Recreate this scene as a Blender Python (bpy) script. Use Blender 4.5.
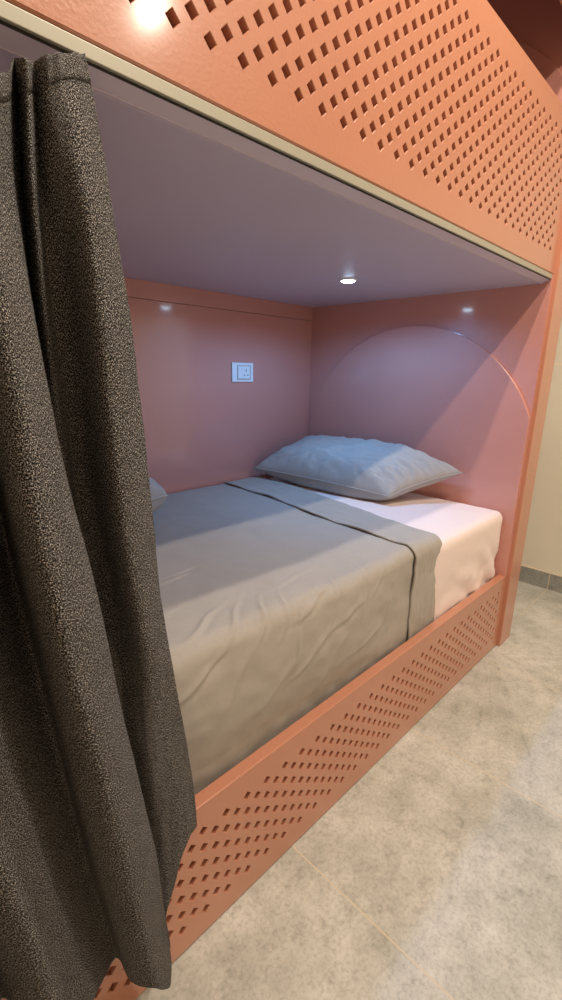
import bpy, bmesh, math, random
from mathutils import Vector, Matrix, noise
random.seed(7)
for o in list(bpy.data.objects): bpy.data.objects.remove(o)
C = bpy.context.scene.collection

# ------------------------------------------------------------------ camera
cam_data = bpy.data.cameras.new('camera')
cam_data.sensor_fit = 'VERTICAL'
cam_data.sensor_height = 36.0
cam_data.lens = 472.08 / 1000 * 36.0
cam_data.clip_start = 0.02
cam = bpy.data.objects.new('camera', cam_data)
C.objects.link(cam)
right = Vector((0.7047, -0.7092, 0.0180))
down = Vector((-0.1744, -0.1978, -0.9646))
fwd = Vector((0.6877, 0.6767, -0.2631))
m = Matrix((right, -down, -fwd)).transposed().to_4x4()
m.translation = Vector((-1.9787, -0.6189, 1.1683))
cam.matrix_world = m
bpy.context.scene.camera = cam

# ------------------------------------------------------------------ world, lights, exposure
w = bpy.data.worlds.new('world'); bpy.context.scene.world = w
w.use_nodes = True
w.node_tree.nodes['Background'].inputs[0].default_value = (0.9, 0.75, 0.6, 1)
w.node_tree.nodes['Background'].inputs[1].default_value = 0.02
vs = bpy.context.scene.view_settings
vs.view_transform = 'Standard'; vs.look = 'None'; vs.gamma = 1.0; vs.use_curve_mapping = False
vs.exposure = -0.17

WARM = (1.0, 0.89, 0.745)
COOL = (0.15, 0.47, 1.0)
def spot(name, loc, power, col, size, blend, radius, target=None):
    l = bpy.data.lights.new(name, 'SPOT')
    l.energy = power; l.color = col; l.spot_size = math.radians(size); l.spot_blend = blend
    l.shadow_soft_size = radius
    o = bpy.data.objects.new(name, l); C.objects.link(o); o.location = loc
    if target is not None:
        o.rotation_euler = (Vector(target) - Vector(loc)).to_track_quat('-Z', 'Y').to_euler()
    return o
CEIL = 3.10
DOWNLIGHTS = [(-0.95, -1.09, 140.0), (-1.15, -0.40, 110.0), (-0.235, -2.165, 55.0)]
for x, y, e in DOWNLIGHTS:
    spot('downlight_lamp', (x, y, CEIL - 0.03), e, WARM, 150, 0.6, 0.03)
LED = (-0.476, 0.536)
spot('bunk_lamp', (LED[0], LED[1], 1.478), 25.0, COOL, 168, 0.45, 0.028)

# ------------------------------------------------------------------ material helpers
def srgb(r, g, b):
    f = lambda c: (c/255/12.92) if c/255 <= 0.04045 else ((c/255+0.055)/1.055)**2.4
    return (f(r), f(g), f(b), 1)
class NT:
    def __init__(self, name):
        self.m = bpy.data.materials.new(name); self.m.use_nodes = True
        self.t = self.m.node_tree; self.n = self.t.nodes; self.b = self.n['Principled BSDF']
    def node(self, kind, **kw):
        x = self.n.new(kind)
        for k, v in kw.items():
            if k in x.inputs: x.inputs[k].default_value = v
            else: setattr(x, k, v)
        return x
    def link(self, a, b): self.t.links.new(a, b)
    def coords(self, which='Object', scale=(1, 1, 1)):
        tc = self.node('ShaderNodeTexCoord'); mp = self.node('ShaderNodeMapping')
        mp.inputs['Scale'].default_value = scale
        self.link(tc.outputs[which], mp.inputs['Vector']); return mp.outputs[0]
    def noise(self, vec, scale, detail=3, rough=0.5):
        x = self.node('ShaderNodeTexNoise'); x.inputs['Scale'].default_value = scale
        x.inputs['Detail'].default_value = detail; x.inputs['Roughness'].default_value = rough
        self.link(vec, x.inputs['Vector']); return x.outputs['Fac']
    def ramp(self, fac, stops):
        r = self.node('ShaderNodeValToRGB'); e = r.color_ramp.elements
        e[0].position, e[0].color = stops[0]; e[1].position, e[1].color = stops[-1]
        for p, c in stops[1:-1]:
            q = e.new(p); q.color = c
        self.link(fac, r.inputs[0]); return r.outputs[0]
    def mixc(self, fac, a, b, mode='MIX'):
        x = self.node('ShaderNodeMix', data_type='RGBA', blend_type=mode)
        for s, v in ((0, fac), (6, a), (7, b)):
            if hasattr(v, 'default_value') or hasattr(v, 'is_linked'): self.link(v, x.inputs[s])
            else: x.inputs[s].default_value = v
        return x.outputs[2]
    def bump(self, h, strength, dist, prev=None):
        x = self.node('ShaderNodeBump'); x.inputs['Strength'].default_value = strength
        x.inputs['Distance'].default_value = dist; self.link(h, x.inputs['Height'])
        if prev is not None: self.link(prev, x.inputs['Normal'])
        self.link(x.outputs[0], self.b.inputs['Normal']); return x.outputs[0]
    def set(self, col=None, rough=None, metal=None, spec=None, sheen=None):
        if col is not None: self.b.inputs['Base Color'].default_value = col
        if rough is not None: self.b.inputs['Roughness'].default_value = rough
        if metal is not None: self.b.inputs['Metallic'].default_value = metal
        if spec is not None: self.b.inputs['Specular IOR Level'].default_value = spec
        if sheen is not None: self.b.inputs['Sheen Weight'].default_value = sheen
        return self

def paint(name, col, rough, peel, coat=0.0):
    t = NT(name).set(col, rough)
    t.b.inputs['Coat Weight'].default_value = coat; t.b.inputs['Coat Roughness'].default_value = 0.07
    v = t.coords()
    t.link(t.mixc(t.noise(v, 3.0), tuple(c*0.95 for c in col[:3])+(1,), tuple(min(1, c*1.05) for c in col[:3])+(1,)), t.b.inputs['Base Color'])
    t.bump(t.noise(v, 160.0, 2), peel, 0.0012)
    return t.m
M = {}
SALMON = srgb(193, 130, 103)
M['paint'] = paint('salmon_gloss_paint', SALMON, 0.4, 0.40, 0.7)
M['paint'].node_tree.nodes['Principled BSDF'].inputs['Coat Roughness'].default_value = 0.13
M['paint_wall'] = paint('salmon_gloss_panel', srgb(204, 142, 130), 0.35, 0.10, 1.0)
M['paint_wall'].node_tree.nodes['Principled BSDF'].inputs['Coat Roughness'].default_value = 0.10
M['deck'] = paint('pale_board', srgb(196, 184, 202), 0.45, 0.05)
M['plaster'] = paint('white_plaster', srgb(225, 215, 198), 0.8, 0.2)

def wall_mat():
    t = NT('beige_wall_tile').set(srgb(205, 192, 158), 0.35)
    v = t.coords()
    base = t.mixc(t.noise(v, 2.5, 4), srgb(226, 218, 198), srgb(236, 230, 212))
    sep = t.node('ShaderNodeSeparateXYZ'); t.link(v, sep.inputs[0])
    def band(out, pos, w_):
        s = t.node('ShaderNodeMath', operation='SUBTRACT'); t.link(out, s.inputs[0]); s.inputs[1].default_value = pos
        a = t.node('ShaderNodeMath', operation='ABSOLUTE'); t.link(s.outputs[0], a.inputs[0])
        l = t.node('ShaderNodeMath', operation='LESS_THAN'); t.link(a.outputs[0], l.inputs[0]); l.inputs[1].default_value = w_
        return l.outputs[0]
    t.link(t.mixc(band(sep.outputs[2], 1.231, 0.004), base, srgb(240, 228, 205)), t.b.inputs['Base Color'])
    return t.m
M['wall'] = wall_mat()

def tile_mat(name, x0, y0, sx, sy, gw, c1, c2, c3, grout, axes=(0, 1)):
    t = NT(name).set(rough=0.42)
    v = t.coords()
    n1 = t.noise(v, 3.2, 9, 0.68); n2 = t.noise(v, 24.0, 8, 0.75); n3 = t.noise(v, 110.0, 4, 0.7)
    a = t.ramp(n1, [(0.34, c1), (0.5, c2), (0.66, c3)])
    b = t.ramp(n2, [(0.36, (0.5, 0.5, 0.48, 1)), (0.46, (0.92, 0.92, 0.92, 1)), (0.66, (1.15, 1.15, 1.15, 1))])
    c = t.mixc(0.5, a, b, 'MULTIPLY')
    d = t.mixc(0.35, c, t.ramp(n3, [(0.38, (0.5, 0.5, 0.48, 1)), (0.5, (1.0, 1.0, 1.0, 1)), (0.65, (1.15, 1.15, 1.15, 1))]), 'MULTIPLY')
    sep = t.node('ShaderNodeSeparateXYZ'); t.link(v, sep.inputs[0])
    def lines(out, pos, step):
        s = t.node('ShaderNodeMath', operation='SUBTRACT'); t.link(out, s.inputs[0]); s.inputs[1].default_value = pos
        p = t.node('ShaderNodeMath', operation='PINGPONG'); t.link(s.outputs[0], p.inputs[0]); p.inputs[1].default_value = step/2
        l = t.node('ShaderNodeMath', operation='LESS_THAN'); t.link(p.outputs[0], l.inputs[0]); l.inputs[1].default_value = gw/2
        return l.outputs[0]
    mx = t.node('ShaderNodeMath', operation='MAXIMUM')
    t.link(lines(sep.outputs[axes[0]], x0, sx), mx.inputs[0]); t.link(lines(sep.outputs[axes[1]], y0, sy), mx.inputs[1])
    t.link(t.mixc(mx.outputs[0], d, grout), t.b.inputs['Base Color'])
    nb = t.bump(n2, 0.15, 0.001)
    inv = t.node('ShaderNodeMath', operation='SUBTRACT'); inv.inputs[0].default_value = 1; t.link(mx.outputs[0], inv.inputs[1])
    t.bump(inv.outputs[0], 0.4, 0.001, nb)
    return t.m
GROUT = srgb(216, 202, 178)
M['floor'] = tile_mat('grey_stone_tile', 0.4804, 0.0235, 0.588, 1.176, 0.0032,
                      srgb(168, 168, 158), srgb(198, 196, 187), srgb(218, 215, 208), GROUT)
M['skirt'] = tile_mat('dark_stone_skirting', 0.0235, -5.0, 0.588, 20.0, 0.004,
                      srgb(138, 140, 136), srgb(158, 159, 152), srgb(176, 175, 166), GROUT, axes=(1, 2))
M['skirt_cap'] = paint('skirting_grout', GROUT, 0.6, 0.1)

def metal(name, col, rough, mt=1.0):
    t = NT(name).set(col, rough, mt); v = t.coords('Object', (1, 60, 60))
    t.bump(t.noise(v, 30, 2), 0.05, 0.0005); return t.m
M['alu'] = metal('anodised_trim', srgb(172, 168, 152), 0.45, 0.2)
M['black_gap'] = paint('gap_shade_black', srgb(34, 30, 28), 0.6, 0.1)  # near-black colour standing in for shade in the gaps along the track
M['plastic'] = paint('white_plastic', srgb(232, 234, 236), 0.25, 0.02)
M['plastic_dark'] = paint('dark_plastic', srgb(40, 40, 44), 0.4, 0.02)
M['white_metal'] = paint('white_enamel', srgb(235, 235, 235), 0.3, 0.02)
def emit(name, col, s):
    t = NT(name); t.b.inputs['Base Color'].default_value = (0.9, 0.9, 0.9, 1)
    t.b.inputs['Emission Color'].default_value = col + (1,); t.b.inputs['Emission Strength'].default_value = s
    t.link(t.ramp(t.noise(t.coords(), 50), [(0, (0.85, 0.85, 0.85, 1)), (1, (0.95, 0.95, 0.95, 1))]), t.b.inputs['Base Color'])
    return t.m
M['led'] = emit('cool_led_lens', (0.5, 0.76, 1.0), 45.0)
M['warm_lens'] = emit('warm_lamp_lens', (1.0, 0.8, 0.55), 12.0)

def cotton(name, col, var=0.06, weave=900):
    t = NT(name).set(col, 0.82, sheen=0.15)
    v = t.coords()
    lo = tuple(c*(1-var) for c in col[:3])+(1,); hi = tuple(min(1, c*(1+var)) for c in col[:3])+(1,)
    t.link(t.mixc(t.noise(v, 90, 4), lo, hi), t.b.inputs['Base Color'])
    n = t.bump(t.noise(v, weave, 2), 0.12, 0.0008)
    t.bump(t.noise(v, 10, 3, 0.5), 0.10, 0.006, n)
    return t.m
M['duvet'] = cotton('grey_cotton', srgb(166, 158, 149))
M['pillowcase'] = cotton('grey_pillow_cotton', srgb(170, 164, 159))
M['sheet'] = cotton('pale_pink_cotton', srgb(238, 218, 212), 0.03)

def tweed():
    t = NT('charcoal_tweed').set(rough=0.95, spec=0.1)
    uv = t.coords('UV', (1, 1, 1)); uvw = t.coords('UV', (1, 1.9, 1)); uvh = t.coords('UV', (2.2, 1, 1))
    a = t.noise(uvw, 430, 3, 0.65); b = t.noise(uvh, 370, 3, 0.65)
    mx = t.node('ShaderNodeMath', operation='ADD'); t.link(a, mx.inputs[0]); t.link(b, mx.inputs[1])
    hf = t.node('ShaderNodeMath', operation='MULTIPLY'); t.link(mx.outputs[0], hf.inputs[0]); hf.inputs[1].default_value = 0.5
    col = t.ramp(hf.outputs[0], [(0.43, srgb(9, 9, 10)), (0.488, srgb(33, 32, 33)), (0.535, srgb(94, 91, 91)), (0.60, srgb(214, 207, 200))])
    big = t.noise(uv, 30, 4, 0.6)
    t.link(t.mixc(0.5, col, t.ramp(big, [(0.35, (0.75, 0.75, 0.75, 1)), (0.65, (1.1, 1.1, 1.1, 1))]), 'MULTIPLY'), t.b.inputs['Base Color'])
    t.bump(hf.outputs[0], 0.2, 0.001)
    return t.m
M['tweed'] = tweed()

# ------------------------------------------------------------------ object helpers
def obj(name, bm, mat, parent=None, smooth=False, bevel=0):
    me = bpy.data.meshes.new(name)
    bmesh.ops.recalc_face_normals(bm, faces=bm.faces)
    bm.to_mesh(me); bm.free()
    me.materials.append(mat)
    if smooth:
        for p in me.polygons: p.use_smooth = True
    o = bpy.data.objects.new(name, me); C.objects.link(o)
    if parent is not None: o.parent = parent
    if bevel:
        b = o.modifiers.new('bevel', 'BEVEL'); b.width = bevel; b.segments = 3; b.limit_method = 'ANGLE'
        b.angle_limit = math.radians(40); b.harden_normals = False
    return o
def box(bm, x0, x1, y0, y1, z0, z1):
    v = [bm.verts.new(p) for p in ((x0,y0,z0),(x1,y0,z0),(x1,y1,z0),(x0,y1,z0),(x0,y0,z1),(x1,y0,z1),(x1,y1,z1),(x0,y1,z1))]
    for f in ((0,3,2,1),(4,5,6,7),(0,1,5,4),(1,2,6,5),(2,3,7,6),(3,0,4,7)): bm.faces.new([v[i] for i in f])
    return bm
def B(*a): return box(bmesh.new(), *a)
def empty(name, loc=(0, 0, 0)):
    o = bpy.data.objects.new(name, None); C.objects.link(o); o.location = loc; o.empty_display_size = 0.1
    return o
def tag(o, label=None, cat=None, group=None, kind=None):
    if label: o['label'] = label
    if cat: o['category'] = cat
    if group: o['group'] = group
    if kind: o['kind'] = kind
    return o
def struct(name, bm, mat, parent=None, bevel=0):
    return tag(obj(name, bm, mat, parent, bevel=bevel), kind='structure')
def lathe(bm, profile, n=48, loc=(0, 0, 0)):
    rings = []
    for r, z in profile:
        rings.append([bm.verts.new((loc[0]+r*math.cos(2*math.pi*i/n), loc[1]+r*math.sin(2*math.pi*i/n), loc[2]+z)) for i in range(n)])
    for a, b in zip(rings[:-1], rings[1:]):
        for i in range(n): bm.faces.new((a[i], a[(i+1) % n], b[(i+1) % n], b[i]))
    return rings

# ------------------------------------------------------------------ the room
RX0, RX1, RY0, RY1 = -3.0, 0.8546, -2.9, 1.20
struct('floor', B(RX0-0.1, RX1+0.1, RY0-0.1, RY1+0.1, -0.1, 0.0), M['floor'])
struct('ceiling', B(RX0-0.1, RX1+0.1, RY0-0.1, RY1+0.1, CEIL, CEIL+0.1), M['plaster'])
struct('wall_right', B(RX1, RX1+0.1, RY0, RY1, 0, CEIL), M['wall'])
struct('wall_left', B(RX0-0.1, RX0, RY0, RY1, 0, CEIL), M['plaster'])
struct('wall_front', B(RX0, RX1, RY0-0.1, RY0, 0, CEIL), M['plaster'])
struct('wall_back', B(RX0, RX1, RY1, RY1+0.1, 0, CEIL), M['plaster'])
sk = struct('baseboard_right', B(RX1-0.009, RX1, RY0, RY1, 0, 0.0945), M['skirt'])
struct('cap', B(RX1-0.010, RX1, RY0, RY1, 0.0945, 0.0985), M['skirt_cap'], sk)
# ceiling downlights of the corridor
dl_names = ['recessed warm ceiling downlight above the foot of the bunk aisle',
            'recessed warm ceiling downlight closest to the bunk front',
            'recessed warm ceiling downlight farthest out from the bunk']
for (x, y, e), lab in zip(DOWNLIGHTS, dl_names):
    r = empty('ceiling_light', (x, y, CEIL))
    tag(r, lab, 'ceiling light', 'warm ceiling downlights')
    bm = bmesh.new(); lathe(bm, [(0.036, -0.002), (0.038, -0.008), (0.052, -0.006), (0.055, 0.0)]); obj('bezel', bm, M['white_metal'], r, True)
    bm = bmesh.new(); rr = lathe(bm, [(0.037, -0.003), (0.02, -0.004)]); bm.faces.new(rr[-1]); obj('lens', bm, M['warm_lens'], r, True)

# ------------------------------------------------------------------ the bunk
bunk = empty('bunk_bed', (0, 0, 0))
tag(bunk, 'built-in salmon-painted bunk with perforated front boards and a recessed sleeping niche', 'bunk bed')
XL = -2.10

def perforated(x_left, x_right, z_bot, z_top, x0, z0, sx, dz, jmax, thick, r=0.0106, chamfer_top=False):
    """front face at y=0, square holes standing on a corner in staggered rows, cut right through"""
    bm = bmesh.new(); h = sx/2
    imin = int((x_left + 0.03 - x0)/h); imin -= imin % 2   # in half steps
    imax = 52
    imin = -int((x0 - (x_left + 0.04))/h)
    X = lambda i: x0 + i*h
    Z = lambda j: z0 + j*dz
    cache = {}
    def V(x, y, z):
        k = (round(x, 5), round(y, 5), round(z, 5))
        if k not in cache: cache[k] = bm.verts.new(k)
        return cache[k]
    lo, hi = imin - 1, imax + 1
    def F(*p):
        try: bm.faces.new([V(*q) for q in p])
        except ValueError: pass
    for y in (0.0, thick):
        for j in range(-1, jmax+2):
            for i in range(lo, hi+1):
                if (i+j) % 2: continue
                cx, cz = X(i), Z(j)
                hole = 0 <= j <= jmax and imin <= i <= imax
                P = {'l': (cx-h, y, cz) if i > lo else None, 'r': (cx+h, y, cz) if i < hi else None,
                     'b': (cx, y, cz-dz) if j > -1 else None, 't': (cx, y, cz+dz) if j < jmax+1 else None}
                if hole:
                    rr = r + 0.0012 if y == 0.0 else r
                    q = {'l': (cx-rr, y, cz), 'r': (cx+rr, y, cz), 'b': (cx, y, cz-rr), 't': (cx, y, cz+rr)}
                    for a, b in (('l','b'),('b','r'),('r','t'),('t','l')): F(P[a], P[b], q[b], q[a])
                    if y == 0.0:
                        q1 = {k: (cx + (v[0]-cx)*r/rr, 0.0012, cz + (v[2]-cz)*r/rr) for k, v in q.items()}
                        q2 = {k: (v[0], thick, v[2]) for k, v in q1.items()}
                        for a, b in (('l','b'),('b','r'),('r','t'),('t','l')):
                            F(q[a], q[b], q1[b], q1[a]); F(q1[a], q1[b], q2[b], q2[a])
                else:
                    pts = [P[k] for k in 'lbrt' if P[k]]
                    cpt = (cx, y, cz)
                    if len(pts) == 4: F(*pts)
                    else:
                        seq = ['l', 'b', 'r', 't']
                        for a, b in zip(seq, seq[1:]+seq[:1]):
                            if P[a] and P[b]: F(cpt, P[a], P[b])
    xa, xb, za, zb = X(lo), X(hi), Z(-1), Z(jmax+1)
    c = 0.0025
    # plain borders: front inset for the rounded outer arris
    for y, xl, xr, zb0, zt0 in ((0.0, x_left, x_right, z_bot+c, z_top-c), (thick, x_left, x_right, z_bot+c, z_top-c)):
        F((xl,y,zb0),(xr,y,zb0),(xr,y,za),(xl,y,za)); F((xl,y,zb),(xr,y,zb),(xr,y,zt0),(xl,y,zt0))
        F((xl,y,za),(xa,y,za),(xa,y,zb),(xl,y,zb)); F((xb,y,za),(xr,y,za),(xr,y,zb),(xb,y,zb))
    prof = [(0.0, z_top-c), (c*0.3, z_top-c*0.3), (c, z_top), (thick-c, z_top), (thick-c*0.3, z_top-c*0.3), (thick, z_top-c)]
    prof2 = [(thick, z_bot+c), (thick-c, z_bot), (c, z_bot), (0.0, z_bot+c)]
    for pr in (prof, prof2):
        for (y1, z1), (y2, z2) in zip(pr[:-1], pr[1:]): F((x_left,y1,z1),(x_right,y1,z1),(x_right,y2,z2),(x_left,y2,z2))
    for x in (x_left, x_right): F(*[(x, yy, zz) for yy, zz in prof + prof2])
    return bm
obj('guard_panel', perforated(XL, 0.0418, 1.526, 1.992, -1.560, 1.595, 0.0585, 0.0206, 16, 0.020), M['paint'], bunk)
obj('side_panel', perforated(XL, 0.0418, 0.003, 0.343, -1.554, 0.0665, 0.0587, 0.02105, 10, 0.030), M['paint'], bunk)
obj('post', B(0.042, 0.163, -0.015, 0.06, 0.0, 2.56), M['paint'], bunk, bevel=0.003)
obj('post', B(XL-0.12, XL, -0.015, 0.06, 0.0, 2.56), M['paint'], bunk, bevel=0.003)
obj('shade_rail', B(XL, 0.042, 0.0, 0.03, 2.23, 2.56), M['paint'], bunk, bevel=0.003)  # unseen header, made deep to keep the downlights off the upper headboard
obj('canopy_board', B(XL, 0.042, 0.03, 1.15, 2.54, 2.56), M['paint'], bunk)
XH = 0.030
bm = B(XH, 0.042, 0.031, 1.19, 0.0, 0.343); box(bm, XH, 0.042, 0.0, 1.19, 0.343, 1.526); box(bm, XH, 0.042, 0.021, 1.19, 1.526, 1.992); box(bm, XH, 0.042, 0.0, 1.19, 1.992, 2.54)
hp = obj('head_panel', bm, M['paint_wall'], bunk)
obj('foot_panel', B(XL-0.03, XL, 0.06, 1.19, 0.0, 2.54), M['paint_wall'], bunk)
# back panels: tall lower sheet, narrow strip above the groove, upper bunk sheet
obj('back_panel', B(XL, XH, 1.15, 1.19, 0.0, 1.4285), M['paint_wall'], bunk, bevel=0.0015)
obj('back_panel', B(XL, XH, 1.1475, 1.19, 1.4295, 1.496), M['paint_wall'], bunk, bevel=0.0012)
obj('back_panel', B(XL, XH, 1.15, 1.19, 1.60, 2.54), M['paint_wall'], bunk)
# deck between the bunks
obj('deck_board', B(XL, XH, 0.0305, 1.15, 1.496, 1.60), M['deck'], bunk)
obj('mattress_base', B(XL, XH, 0.031, 1.15, 0.24, 0.262), M['paint'], bunk)
# raised arched board on the head panel
def arch_board(zc, zb, r=0.592, yc=0.546, th=0.013):
    bm = bmesh.new(); n = 96; fr = []; 
    for k in range(n+1):
        a = math.pi*k/n; y = yc - r*math.cos(a); z = zc + r*math.sin(a)
        fr.append((min(max(y, 0.0005), 1.1495), z))
    fr = [(fr[0][0], zb)] + fr + [(fr[-1][0], zb)]
    c = 0.002
    f = [bm.verts.new((XH-th, y + (c if y < yc else -c), z-c*0.5)) for y, z in fr]; m2 = [bm.verts.new((XH-th+c, y, z)) for y, z in fr]
    bk = [bm.verts.new((XH, y, z)) for y, z in fr]
    bm.faces.new(f)
    for a, b in ((f, m2), (m2, bk)):
        for i in range(len(fr)-1): bm.faces.new((a[i], a[i+1], b[i+1], b[i]))
    return bm
obj('arch_board', arch_board(0.782, 0.264), M['paint_wall'], hp)
obj('arch_board', arch_board(1.80, 1.605), M['paint_wall'], hp)
# aluminium track along the lower edge of the guard panel
tr = obj('curtain_track', B(XL, XH-0.001, 0.001, 0.030, 1.5085, 1.5245), M['alu'], bunk, bevel=0.001)
obj('groove_shade', B(XL, XH-0.001, 0.006, 0.030, 1.5060, 1.5085), M['black_gap'], tr)  # solid dark strip drawn for the shaded groove under the track
bm = bmesh.new()
la, lb = [[bm.verts.new((x_, y_, z_)) for y_, z_ in ((0.0075, 1.5062), (0.036, 1.4955), (0.036, 1.4962), (0.0305, 1.5062))] for x_ in (XL, XH-0.001)]
for i_ in range(4): bm.faces.new((la[i_], la[(i_+1) % 4], lb[(i_+1) % 4], lb[i_]))
bm.faces.new(la); bm.faces.new(lb)
obj('lip', bm, M['deck'], tr)
obj('shadow_strip', B(XL, XH-0.001, 0.006, 0.030, 1.5245, 1.526), M['black_gap'], tr)

# LED downlight in the niche ceiling
led = empty('ceiling_light', (LED[0], LED[1], 1.496))
tag(led, 'small round cool white LED spotlight lit in the underside of the upper bunk', 'ceiling light')
bm = bmesh.new(); lathe(bm, [(0.025, -0.003), (0.026, -0.0055), (0.031, -0.005), (0.034, 0.0)]); obj('bezel', bm, M['white_metal'], led, True)
bm = bmesh.new(); rr = lathe(bm, [(0.0255, -0.0035), (0.022, -0.0070), (0.016, -0.0095), (0.008, -0.0110)]); bm.faces.new(rr[-1]); obj('lens', bm, M['led'], led, True)

# wall socket
sx0, sz0, pw, ph = -0.528, 1.1155, 0.132, 0.0885
so = empty('wall_socket', (sx0+pw/2, 1.15, sz0))
tag(so, 'white square-pin power socket with rocker switch on the pink back wall', 'socket')
def sb(x0, x1, z0, z1, d0, d1): # from plate's lower left, depth out of the wall
    return B(x0-pw/2, x1-pw/2, -d1, -d0, z0, z1)
obj('plate', sb(0, pw, 0, ph, 0, 0.008), M['plastic'], so, bevel=0.003)
fr_ = bmesh.new()
for a in ((0.030, 0.112, 0.012, 0.0145), (0.030, 0.112, 0.074, 0.0765), (0.030, 0.0325, 0.0145, 0.074), (0.1095, 0.112, 0.0145, 0.074)):
    box(fr_, a[0]-pw/2, a[1]-pw/2, -0.0105, -0.0078, a[2], a[3])
obj('frame', fr_, M['alu'], so)
obj('rocker_switch', sb(0.0335, 0.0585, 0.0155, 0.073, 0.007, 0.0115), M['plastic'], so, bevel=0.001)
face = obj('socket_face', sb(0.0595, 0.1085, 0.0155, 0.073, 0.007, 0.0105), M['plastic'], so, bevel=0.0008)
obj('earth_slot', sb(0.0820, 0.0860, 0.046, 0.059, 0.0104, 0.0108), M['plastic_dark'], face)
obj('live_slot', sb(0.0705, 0.0765, 0.029, 0.034, 0.0104, 0.0108), M['plastic_dark'], face)
obj('neutral_slot', sb(0.0915, 0.0975, 0.029, 0.034, 0.0104, 0.0108), M['plastic_dark'], face)

# ------------------------------------------------------------------ cloth helpers
def fbm(x, y, z, s, seed=0.0):
    return noise.fractal(Vector((x*s+seed, y*s+seed*1.7, z*s-seed)), 0.6, 2.1, 4)
def grid_mesh(P, uv=None):
    """P[i][j] points -> bmesh grid"""
    bm = bmesh.new(); V = [[bm.verts.new(p) for p in row] for row in P]
    lay = bm.loops.layers.uv.new('UVMap') if uv else None
    for i in range(len(P)-1):
        for j in range(len(P[0])-1):
            f = bm.faces.new((V[i][j], V[i+1][j], V[i+1][j+1], V[i][j+1]))
            if uv:
                for l, (a, b) in zip(f.loops, ((i, j), (i+1, j), (i+1, j+1), (i, j+1))): l[lay].uv = uv[a][b]
    return bm
def solid(o, t, off=-1):
    s = o.modifiers.new('thickness', 'SOLIDIFY'); s.thickness = t; s.offset = off; return o
def cr(p0, p1, p2, p3, t):
    return 0.5*((2*p1) + (-p0+p2)*t + (2*p0-5*p1+4*p2-p3)*t*t + (-p0+3*p1-3*p2+p3)*t*t*t)
def resample(rows, n):
    """Catmull-Rom through a list of lists of Vectors, n steps per span (along the outer index)"""
    out = []
    m_ = len(rows)
    for i in range(m_-1):
        a, b, c, d = rows[max(i-1, 0)], rows[i], rows[i+1], rows[min(i+2, m_-1)]
        for k in range(n):
            t = k/n
            out.append([cr(a[j], b[j], c[j], d[j], t) for j in range(len(b))])
    out.append(list(rows[-1])); return out
def ss(a, b, x):
    t = min(1, max(0, (x-a)/(b-a))); return t*t*(3-2*t)

# ------------------------------------------------------------------ bedding
# mattress with its fitted sheet
mt = empty('mattress', (-1.05, 0.6, 0.262))
tag(mt, 'thick single mattress in a pale pink fitted sheet, bare at the head end', 'mattress')
def rounded_box(x0, x1, y0, y1, z0, z1, r, rc, nx=120, ny=70, nz=26):
    def pt(x, y, z):
        # clamp to a core box and push out to radius -> soft edges
        cx = min(max(x, x0+rc), x1-rc); cy = min(max(y, y0+rc), y1-rc); cz = min(max(z, z0+r), z1-r)
        d = Vector((x-cx, y-cy, (z-cz)*rc/r)); L = max(abs(d.x), abs(d.y), abs(d.z))
        if d.length > 1e-6: d = d.normalized()*rc
        return Vector((cx+d.x, cy+d.y, cz+d.z*r/rc))
    bm = bmesh.new()
    def face(o, u, v, nu, nv):
        V = [[bm.verts.new(pt(*(o + u*(i/nu) + v*(j/nv)))) for j in range(nv+1)] for i in range(nu+1)]
        for i in range(nu):
            for j in range(nv): bm.faces.new((V[i][j], V[i+1][j], V[i+1][j+1], V[i][j+1]))
    O = Vector((x0, y0, z0)); T = Vector((x1, y1, z1)); dx = Vector((x1-x0,0,0)); dy = Vector((0,y1-y0,0)); dz = Vector((0,0,z1-z0))
    face(O, dx, dy, nx, ny); face(O+dz, dx, dy, nx, ny); face(O, dx, dz, nx, nz); face(O+dy, dx, dz, nx, nz)
    face(O, dy, dz, ny, nz); face(O+dx, dy, dz, ny, nz)
    bmesh.ops.remove_doubles(bm, verts=bm.verts, dist=1e-5)
    return bm
bm = rounded_box(-2.07, 0.0145, 0.034, 1.145, 0.264, 0.628, 0.035, 0.032)
for v in bm.verts:
    x, y, z = v.co
    low = ss(0.60, 0.34, z)
    if y < 0.3: v.co.y += 0.028*ss(-0.5, -0.62, x)
    if y < 0.3: v.co.y += 0.003*low + 0.006*low*fbm(x, 0, z, 6, 3)
    if x > -0.3 and y < 0.3: v.co.x -= 0.008*low*ss(-0.3, 0, x) 
    # stretched diagonal creases running down from the front corner
    d = math.sin((x*0.85 + z*1.3)*38 + 3*fbm(x, y, z, 4, 9))
    if y < 0.08: v.co.y += 0.009*d*low*ss(-0.6, -0.1, x)
    if z > 0.6: v.co.z += 0.003*fbm(x, y, 0, 5, 2) - 0.012*ss(-0.5, -0.62, x)
sh = obj('fitted_sheet', bm, M['sheet'], None, True)
sh.parent = mt; sh.matrix_parent_inverse = Matrix.Translation(-Vector(mt.location))
mt_loc = mt.location.copy()

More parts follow.
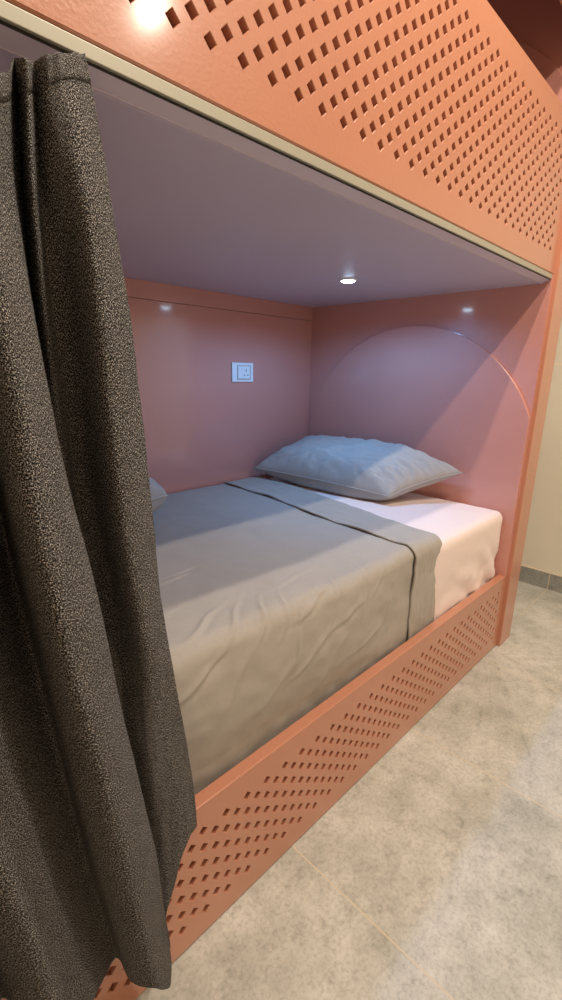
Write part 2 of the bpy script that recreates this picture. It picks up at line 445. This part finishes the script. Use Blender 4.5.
# the flat cover: across (back to front) then down behind the side panel
TOP = 0.642
def cover_z(x, y):
    rise = 0.020*ss(-0.9, -1.7, x)
    return TOP + rise*ss(0.9, 0.1, y) + 0.006*fbm(x, y, 0, 2.2, 5)
FOLDS = [  # x, s (distance from the top edge, + is down the front), angle, length, width, height
    (-1.47, -0.05, 0.5, 0.16, 0.010, 0.010), (-1.40, -0.03, 0.75, 0.14, 0.009, 0.012), (-1.33, -0.015, 0.9, 0.12, 0.008, 0.010),
    (-1.27, 0.00, 1.0, 0.13, 0.008, 0.009), (-1.18, 0.01, 0.3, 0.15, 0.010, 0.008), (-1.10, 0.03, 1.1, 0.14, 0.008, 0.009),
    (-1.05, 0.08, 0.2, 0.12, 0.012, 0.008), (-0.98, 0.05, 1.2, 0.15, 0.009, 0.008), (-0.90, 0.03, 0.7, 0.12, 0.009, 0.006),
    (-0.84, 0.12, 1.25, 0.16, 0.011, 0.007), (-1.45, 0.12, 0.9, 0.18, 0.020, 0.008), (-1.32, 0.17, 0.6, 0.16, 0.020, 0.008),
    (-1.20, 0.14, 0.5, 0.18, 0.014, 0.010), (-1.53, 0.06, 0.4, 0.14, 0.010, 0.010), (-1.38, -0.30, 0.15, 0.10, 0.008, 0.006),
    (-1.33, -0.33, 0.10, 0.10, 0.007, 0.005), (-1.15, -0.10, 0.2, 0.2, 0.012, 0.004), (-1.25, 0.09, 1.3, 0.16, 0.01, 0.010),
    (-1.70, 0.0, 0.8, 0.16, 0.01, 0.01), (-1.85, 0.02, 0.6, 0.16, 0.01, 0.01), (-1.60, -0.12, 0.25, 0.22, 0.012, 0.006),
    (-1.12, 0.20, 0.9, 0.16, 0.02, 0.008), (-0.95, 0.20, 0.2, 0.15, 0.012, 0.006)]
def fold(x, s):
    h = 0
    for fx, fs, a, L, wd, amp in FOLDS:
        dx, ds = x-fx, s-fs; ca, sa = math.cos(a), math.sin(a)
        u = dx*ca + ds*sa*-1; v = dx*sa + ds*ca
        v += 0.05*u*u/L + 0.004*math.sin(u*40)
        wd = wd*0.62
        e = math.exp(-(u/(L*0.5))**2)*0.45
        h += amp*e*(math.exp(-(v/wd)**2) - 0.6*math.exp(-((v-wd*1.7)/(wd*1.2))**2))
    return h
def cover_point(x, s, lift=0.0):
    """s<0: on top, distance from the front edge; s>0: down the front"""
    rad = 0.035; yf = 0.046
    q = rad*math.pi/2
    zt = cover_z(x, max(yf, yf-s))
    if s < -q/2:
        n = Vector((0, 0, 1)); p = Vector((x, yf + rad - s - q/2, zt))
    elif s < q/2:
        a = (s+q/2)/q*math.pi/2
        n = Vector((0, -math.sin(a), math.cos(a)))
        p = Vector((x, yf+rad, zt-rad)) + n*rad
    else:
        n = Vector((0, -1, 0)); p = Vector((x, yf, zt-rad-(s-q/2)))
    nn = 0.008*fbm(x*0.8, s, 0, 3, 1.3)*ss(-0.25, 0.05, s)
    d = fold(x, s) + nn + lift
    if s > 0.0:
        lim = 0.003 if p.z < 0.37 else 0.03
        bul = 0.020*math.sin(min(1, s/0.28)*math.pi)*ss(-0.75, -1.2, x)
        d += bul
        p = p + n*d
        if p.z < 0.38: p.y = max(p.y, 0.0345 + lift*0)   # tucked inside the side panel
        return p
    return p + n*max(d, -0.006)
def cover_grid(xl, xr, s0, s1, nx, ns, lift=0.0):
    P = []
    for i in range(nx+1):
        row = []
        for j in range(ns+1):
            s = s0 + (s1-s0)*(j/ns)
            x0_, x1_ = xl(s), xr(s); x = x0_ + (x1_-x0_)*i/nx
            row.append(cover_point(x, s, lift(i/nx, s) if callable(lift) else lift))
        P.append(row)
    return P
S0, S1 = -1.078, 0.36
xr_ = lambda s: -0.512 + 0.155*ss(0.0, -1.0, s)*1.0 + 0.01*ss(0, .3, s)
xl_ = lambda s: -0.708 + 0.115*ss(0.0, -1.0, s)
duv = obj('bed_cover', grid_mesh(cover_grid(lambda s: -2.05, lambda s: xr_(s)-0.012, S0, S1, 430, 300)), M['duvet'], None, True)
solid(duv, 0.004)
tag(duv, 'grey cotton bed cover spread over the mattress and tucked in behind the perforated side board', 'bed cover')
def lift_band(u, s):
    # rounded roll at the head side, free hem slightly raised at the foot side
    e = 0.0095 - 0.004*ss(0.0, 0.2, u) - 0.016*ss(0.93, 1.0, u)**2
    return e + 0.003*math.sin(s*23)*ss(0.15, 0, u) + 0.0015*fbm(u, s, 0, 6, 8)
bd = obj('folded_band', grid_mesh(cover_grid(xl_, xr_, S0, S1, 60, 300, lift_band)), M['duvet'], duv, True)
solid(bd, 0.006)

# ------------------------------------------------------------------ pillows
def pillow(name, corners, thick, ground, seed, puff=0.62, back_limit=None, sink=0.35, xmax=None, ymax=None):
    """corners: FL, FR, BR, BL of the seam; the bag swells above and below the seam, flattened on the ground"""
    FL, FR, BR, BL = [Vector(c) for c in corners]
    n = 84
    bm = bmesh.new()
    def surf(sign):
        rows = []
        for i in range(n+1):
            row = []
            u = -1+2*i/n
            for j in range(n+1):
                v = -1+2*j/n
                # edges bow inward a little between the corners
                a = (u+1)/2; b = (v+1)/2
                k = 0.07
                aa = 0.5 + (a-0.5)*(1 - k*(1-v*v)); bb = 0.5 + (b-0.5)*(1 - k*(1-u*u))
                p = (FL*(1-aa)+FR*aa)*(1-bb) + (BL*(1-aa)+BR*aa)*bb
                t = ((1-u**4)*(1-v**4))
                h = thick*(max(t, 0)**puff)
                prox = max(abs(u), abs(v))
                h *= 1 + 0.10*fbm(u, v, sign, 1.2, seed)
                # radial gathers near the seam and corners
                ang = math.atan2(v, u)
                g = 0.006*math.sin(ang*22+seed+4*fbm(u, v, 0, 2, seed))*ss(0.55, 0.9, prox)*ss(1.0, 0.93, prox)
                g += 0.008*fbm(u*1.5, v, sign, 3.0, seed+3)*ss(1, 0.8, prox)
                up = sign*(h + g) if sign > 0 else -(h*sink)
                q = p + Vector((0, 0, up))
                q.z = max(q.z, ground + 0.0015*(sign > 0))
                if xmax is not None: q.x = min(q.x, xmax)
                if ymax is not None: q.y = min(q.y, ymax)
                row.append(bm.verts.new(q))
            rows.append(row)
        for i in range(n):
            for j in range(n): bm.faces.new((rows[i][j], rows[i+1][j], rows[i+1][j+1], rows[i][j+1]))
    surf(1); surf(-1)
    bmesh.ops.remove_doubles(bm, verts=bm.verts, dist=2e-4)
    o = obj(name, bm, M['pillowcase'], None, True)
    # stitched seam cord around the rim
    loop = []
    def rim(u, v):
        a = (u+1)/2; b = (v+1)/2; k = 0.07
        aa = 0.5 + (a-0.5)*(1 - k*(1-v*v)); bb = 0.5 + (b-0.5)*(1 - k*(1-u*u))
        p = (FL*(1-aa)+FR*aa)*(1-bb) + (BL*(1-aa)+BR*aa)*bb
        p.z = max(p.z, ground+0.003)
        if xmax is not None: p.x = min(p.x, xmax-0.003)
        if ymax is not None: p.y = min(p.y, ymax-0.003)
        return p
    for (u0, v0), (u1, v1) in zip(((-1,-1),(1,-1),(1,1),(-1,1)), ((1,-1),(1,1),(-1,1),(-1,-1))):
        for k_ in range(40): t_ = k_/40; loop.append(rim(u0+(u1-u0)*t_, v0+(v1-v0)*t_))
    cb = bmesh.new(); L_ = len(loop); rg = []
    ctr = sum(loop, Vector())/L_
    for i_, p in enumerate(loop):
        tg = (loop[(i_+1) % L_]-loop[i_-1]).normalized(); sd = (p-ctr).normalized(); sd = (sd - tg*sd.dot(tg)).normalized(); up_ = tg.cross(sd)
        rg.append([cb.verts.new(p + sd*0.0028*math.cos(q_*math.pi/4) + up_*0.0028*math.sin(q_*math.pi/4)) for q_ in range(8)])
    for i_ in range(L_):
        for q_ in range(8): cb.faces.new((rg[i_][q_], rg[(i_+1) % L_][q_], rg[(i_+1) % L_][(q_+1) % 8], rg[i_][(q_+1) % 8]))
    obj('seam', cb, M['pillowcase'], o, True)
    return o
pl = pillow('pillow', [(-0.415, 1.11, 0.698), (-0.305, 0.395, 0.672), (-0.030, 0.215, 0.765), (-0.06, 1.09, 0.80)], 0.105, 0.631, 2.0,
            xmax=0.003, ymax=1.145, sink=0.8)
tag(pl, 'plump grey-blue pillow leaning against the arched headboard', 'pillow')
pl2 = pillow('pillow', [(-1.78, 1.12, 0.73), (-1.78, 0.60, 0.73), (-1.085, 0.84, 0.725), (-1.07, 1.12, 0.73)], 0.095, 0.655, 5.0, puff=0.34, ymax=1.145, sink=0.9)
tag(pl2, 'grey pillow at the foot end, mostly hidden behind the curtain edge', 'pillow')

# ------------------------------------------------------------------ curtain
CURTAIN = [
[(-1.6894, -0.018, 1.4994), (-1.6761, -0.02, 1.4105), (-1.6665, -0.0214, 1.3217), (-1.6562, -0.0223, 1.2328), (-1.6512, -0.0235, 1.1439), (-1.6463, -0.0244, 1.0551), (-1.6422, -0.0253, 0.9662), (-1.6389, -0.0265, 0.8774), (-1.6327, -0.0279, 0.7885), (-1.6237, -0.0293, 0.6996), (-1.6134, -0.03, 0.6108), (-1.6022, -0.03, 0.5219), (-1.5928, -0.03, 0.4331), (-1.5882, -0.03, 0.3442)],
[(-1.7158, -0.032, 1.4848), (-1.7214, -0.0535, 1.3967), (-1.7161, -0.0593, 1.3085), (-1.7123, -0.0586, 1.2204), (-1.7089, -0.057, 1.1322), (-1.7056, -0.0556, 1.0441), (-1.6994, -0.0542, 0.9559), (-1.6906, -0.0527, 0.8678), (-1.6796, -0.0497, 0.7796), (-1.6663, -0.0451, 0.6915), (-1.6531, -0.0409, 0.6033), (-1.6394, -0.0426, 0.5152), (-1.6285, -0.045, 0.427), (-1.6273, -0.045, 0.3389)],
[(-1.7367, -0.034, 1.4742), (-1.7417, -0.0325, 1.3814), (-1.7272, -0.0091, 1.2886), (-1.7212, -0.0024, 1.1957), (-1.7155, 0.0035, 1.1029), (-1.7101, 0.0089, 1.01), (-1.7046, 0.0029, 0.9172), (-1.6987, -0.0056, 0.8244), (-1.6929, -0.0164, 0.7315), (-1.6871, -0.0299, 0.6387), (-1.6802, -0.0402, 0.5458), (-1.6707, -0.0411, 0.453), (-1.6613, -0.0421, 0.3602), (-1.659, -0.05, 0.2673)],
[(-1.7428, -0.012, 1.4738), (-1.7457, -0.0081, 1.378), (-1.7435, 0.0016, 1.2823), (-1.7375, 0.0102, 1.1865), (-1.7319, 0.0178, 1.0908), (-1.7266, 0.0247, 0.995), (-1.7212, 0.0189, 0.8993), (-1.7155, 0.0129, 0.8035), (-1.7086, 0.0031, 0.7078), (-1.7004, -0.0104, 0.612), (-1.692, -0.0217, 0.5163), (-1.6838, -0.0285, 0.4205), (-1.6753, -0.0348, 0.3248), (-1.6733, -0.05, 0.229)],
[(-1.7602, -0.035, 1.4614), (-1.7636, -0.0301, 1.3627), (-1.7588, -0.0115, 1.264), (-1.7519, -0.0007, 1.1652), (-1.7454, 0.0088, 1.0665), (-1.7395, 0.0121, 0.9678), (-1.7342, 0.0022, 0.8691), (-1.7286, -0.007, 0.7703), (-1.7191, -0.0178, 0.6716), (-1.7073, -0.0289, 0.5729), (-1.6971, -0.0377, 0.4741), (-1.6893, -0.044, 0.3754), (-1.6813, -0.0498, 0.2767), (-1.6748, -0.058, 0.1779)],
[(-1.7582, 0.0, 1.4747), (-1.7581, 0.0177, 1.3726), (-1.7592, 0.0213, 1.2705), (-1.7598, 0.0087, 1.1684), (-1.7602, -0.0031, 1.0663), (-1.7567, -0.0167, 0.9641), (-1.7473, -0.0329, 0.862), (-1.7375, -0.048, 0.7599), (-1.7253, -0.0521, 0.6578), (-1.7127, -0.0542, 0.5557), (-1.7023, -0.0562, 0.4535), (-1.6932, -0.0581, 0.3514), (-1.6841, -0.0598, 0.2493), (-1.6768, -0.062, 0.1472)],
[(-1.7818, -0.05, 1.4383), (-1.8041, -0.0675, 1.3368), (-1.7993, -0.0823, 1.2354), (-1.7916, -0.0874, 1.1339), (-1.7812, -0.0898, 1.0324), (-1.7659, -0.0915, 0.9309), (-1.754, -0.092, 0.8294), (-1.7441, -0.092, 0.7279), (-1.7323, -0.092, 0.6264), (-1.7194, -0.0911, 0.525), (-1.7064, -0.0902, 0.4235), (-1.7006, -0.0885, 0.322), (-1.6967, -0.0867, 0.2205), (-1.6929, -0.085, 0.119)],
[(-1.8043, -0.075, 1.4191), (-1.8293, -0.0944, 1.3255), (-1.8304, -0.1104, 1.2319), (-1.8301, -0.123, 1.1383), (-1.8296, -0.1347, 1.0447), (-1.8223, -0.1373, 0.9512), (-1.8148, -0.1395, 0.8576), (-1.803, -0.14, 0.764), (-1.79, -0.1374, 0.6704), (-1.7775, -0.1336, 0.5769), (-1.765, -0.1302, 0.4833), (-1.7544, -0.1247, 0.3897), (-1.7441, -0.1196, 0.2961), (-1.7338, -0.115, 0.2026)],
[(-1.8138, -0.05, 1.4203), (-1.8367, -0.0748, 1.3272), (-1.8432, -0.0858, 1.2341), (-1.842, -0.0879, 1.141), (-1.8407, -0.0898, 1.0479), (-1.8332, -0.0912, 0.9549), (-1.8251, -0.092, 0.8618), (-1.8176, -0.092, 0.7687), (-1.8098, -0.0917, 0.6756), (-1.8009, -0.0908, 0.5825), (-1.7921, -0.09, 0.4895), (-1.7812, -0.0882, 0.3964), (-1.7702, -0.0866, 0.3033), (-1.7592, -0.085, 0.2102)],
[(-1.8121, 0.0, 1.4361), (-1.8265, 0.016, 1.3429), (-1.8287, 0.025, 1.2497), (-1.8276, 0.025, 1.1565), (-1.8265, 0.025, 1.0633), (-1.8244, 0.0199, 0.97), (-1.8207, 0.0083, 0.8768), (-1.8168, -0.0037, 0.7836), (-1.8122, -0.0181, 0.6904), (-1.807, -0.0303, 0.5972), (-1.7978, -0.0327, 0.504), (-1.7886, -0.0349, 0.4107), (-1.7772, -0.0401, 0.3175), (-1.7655, -0.045, 0.2243)],
[(-1.8455, -0.04, 1.4084), (-1.8694, -0.0705, 1.3181), (-1.883, -0.0842, 1.2279), (-1.8856, -0.0875, 1.1376), (-1.8875, -0.0899, 1.0474), (-1.8879, -0.0906, 0.9572), (-1.8882, -0.0912, 0.8669), (-1.8885, -0.0917, 0.7767), (-1.8841, -0.0915, 0.6864), (-1.874, -0.0904, 0.5962), (-1.8641, -0.0883, 0.5059), (-1.8544, -0.0857, 0.4157), (-1.8401, -0.0828, 0.3254), (-1.824, -0.08, 0.2352)],
[(-1.8721, -0.06, 1.3901), (-1.8965, -0.1003, 1.3061), (-1.9113, -0.1142, 1.222), (-1.9159, -0.1201, 1.138), (-1.9198, -0.125, 1.054), (-1.9216, -0.125, 0.97), (-1.9234, -0.125, 0.8859), (-1.9252, -0.125, 0.8019), (-1.9191, -0.1231, 0.7179), (-1.9095, -0.1207, 0.6339), (-1.8993, -0.1181, 0.5498), (-1.8888, -0.1155, 0.4658), (-1.8796, -0.1127, 0.3818), (-1.8707, -0.11, 0.2977)]
]
rows = [[Vector(p) for p in c] for c in CURTAIN]
# two more pleats to the left, outside the frame, continuing the same hang
base = rows[-1]
for k, (dx, dy) in enumerate(((0.03, 0.035), (0.05, 0.09), (0.09, 0.03), (0.12, 0.0), (0.15, 0.03), (0.18, 0.09))):
    rows.append([Vector((p.x-dx, min(-0.012, p.y+dy*(0.5+0.5*j/13)), p.z)) for j, p in enumerate(base)])
cols = resample(rows, 12)                                  # across the pleats
cols_t = [list(c) for c in zip(*cols)]                     # [height][across]
cols_t = resample(cols_t, 14)                              # down the length
P = []; UV = []
nh, nw = len(cols_t), len(cols_t[0])
arc = [0.0]
mid = cols_t[nh//2]
for i in range(1, nw): arc.append(arc[-1] + (mid[i]-mid[i-1]).length)
for i in range(nw):
    rp, ru = [], []
    for j in range(nh):
        p = cols_t[j][i].copy(); v = j/(nh-1)
        wob = 0.003*fbm(arc[i]*3, v*1.3, 0, 4, 2) + 0.001*fbm(arc[i]*6, v*4, 0, 5, 7)
        wob += 0.006*math.sin(arc[i]*120)*ss(0.06, 0.0, v)*0.3
        p.y += wob; p.y = min(p.y, -0.006 + 0.04*ss(0.72, 0.85, p.z)*ss(1.5, 1.4, p.z))
        rp.append(p); ru.append((arc[i], v*1.3))
    P.append(rp); UV.append(ru)
cu = obj('curtain', grid_mesh(P, UV), M['tweed'], None, True)
solid(cu, 0.0022, 0)
tag(cu, 'charcoal tweed curtain pushed open at the foot end, hanging from the bunk track', 'curtain')
# folded heading along the top
hdr = []; hv = []
for i in range(nw):
    hdr.append([P[i][j] + Vector((0, -0.0019, 0.0004)) for j in range(0, 6)]); hv.append([(arc[i]+1.7, j/(nh-1)*1.3) for j in range(0, 6)])
hd = obj('heading_tape', grid_mesh(hdr, hv), M['tweed'], cu, True); solid(hd, 0.0014, 0)
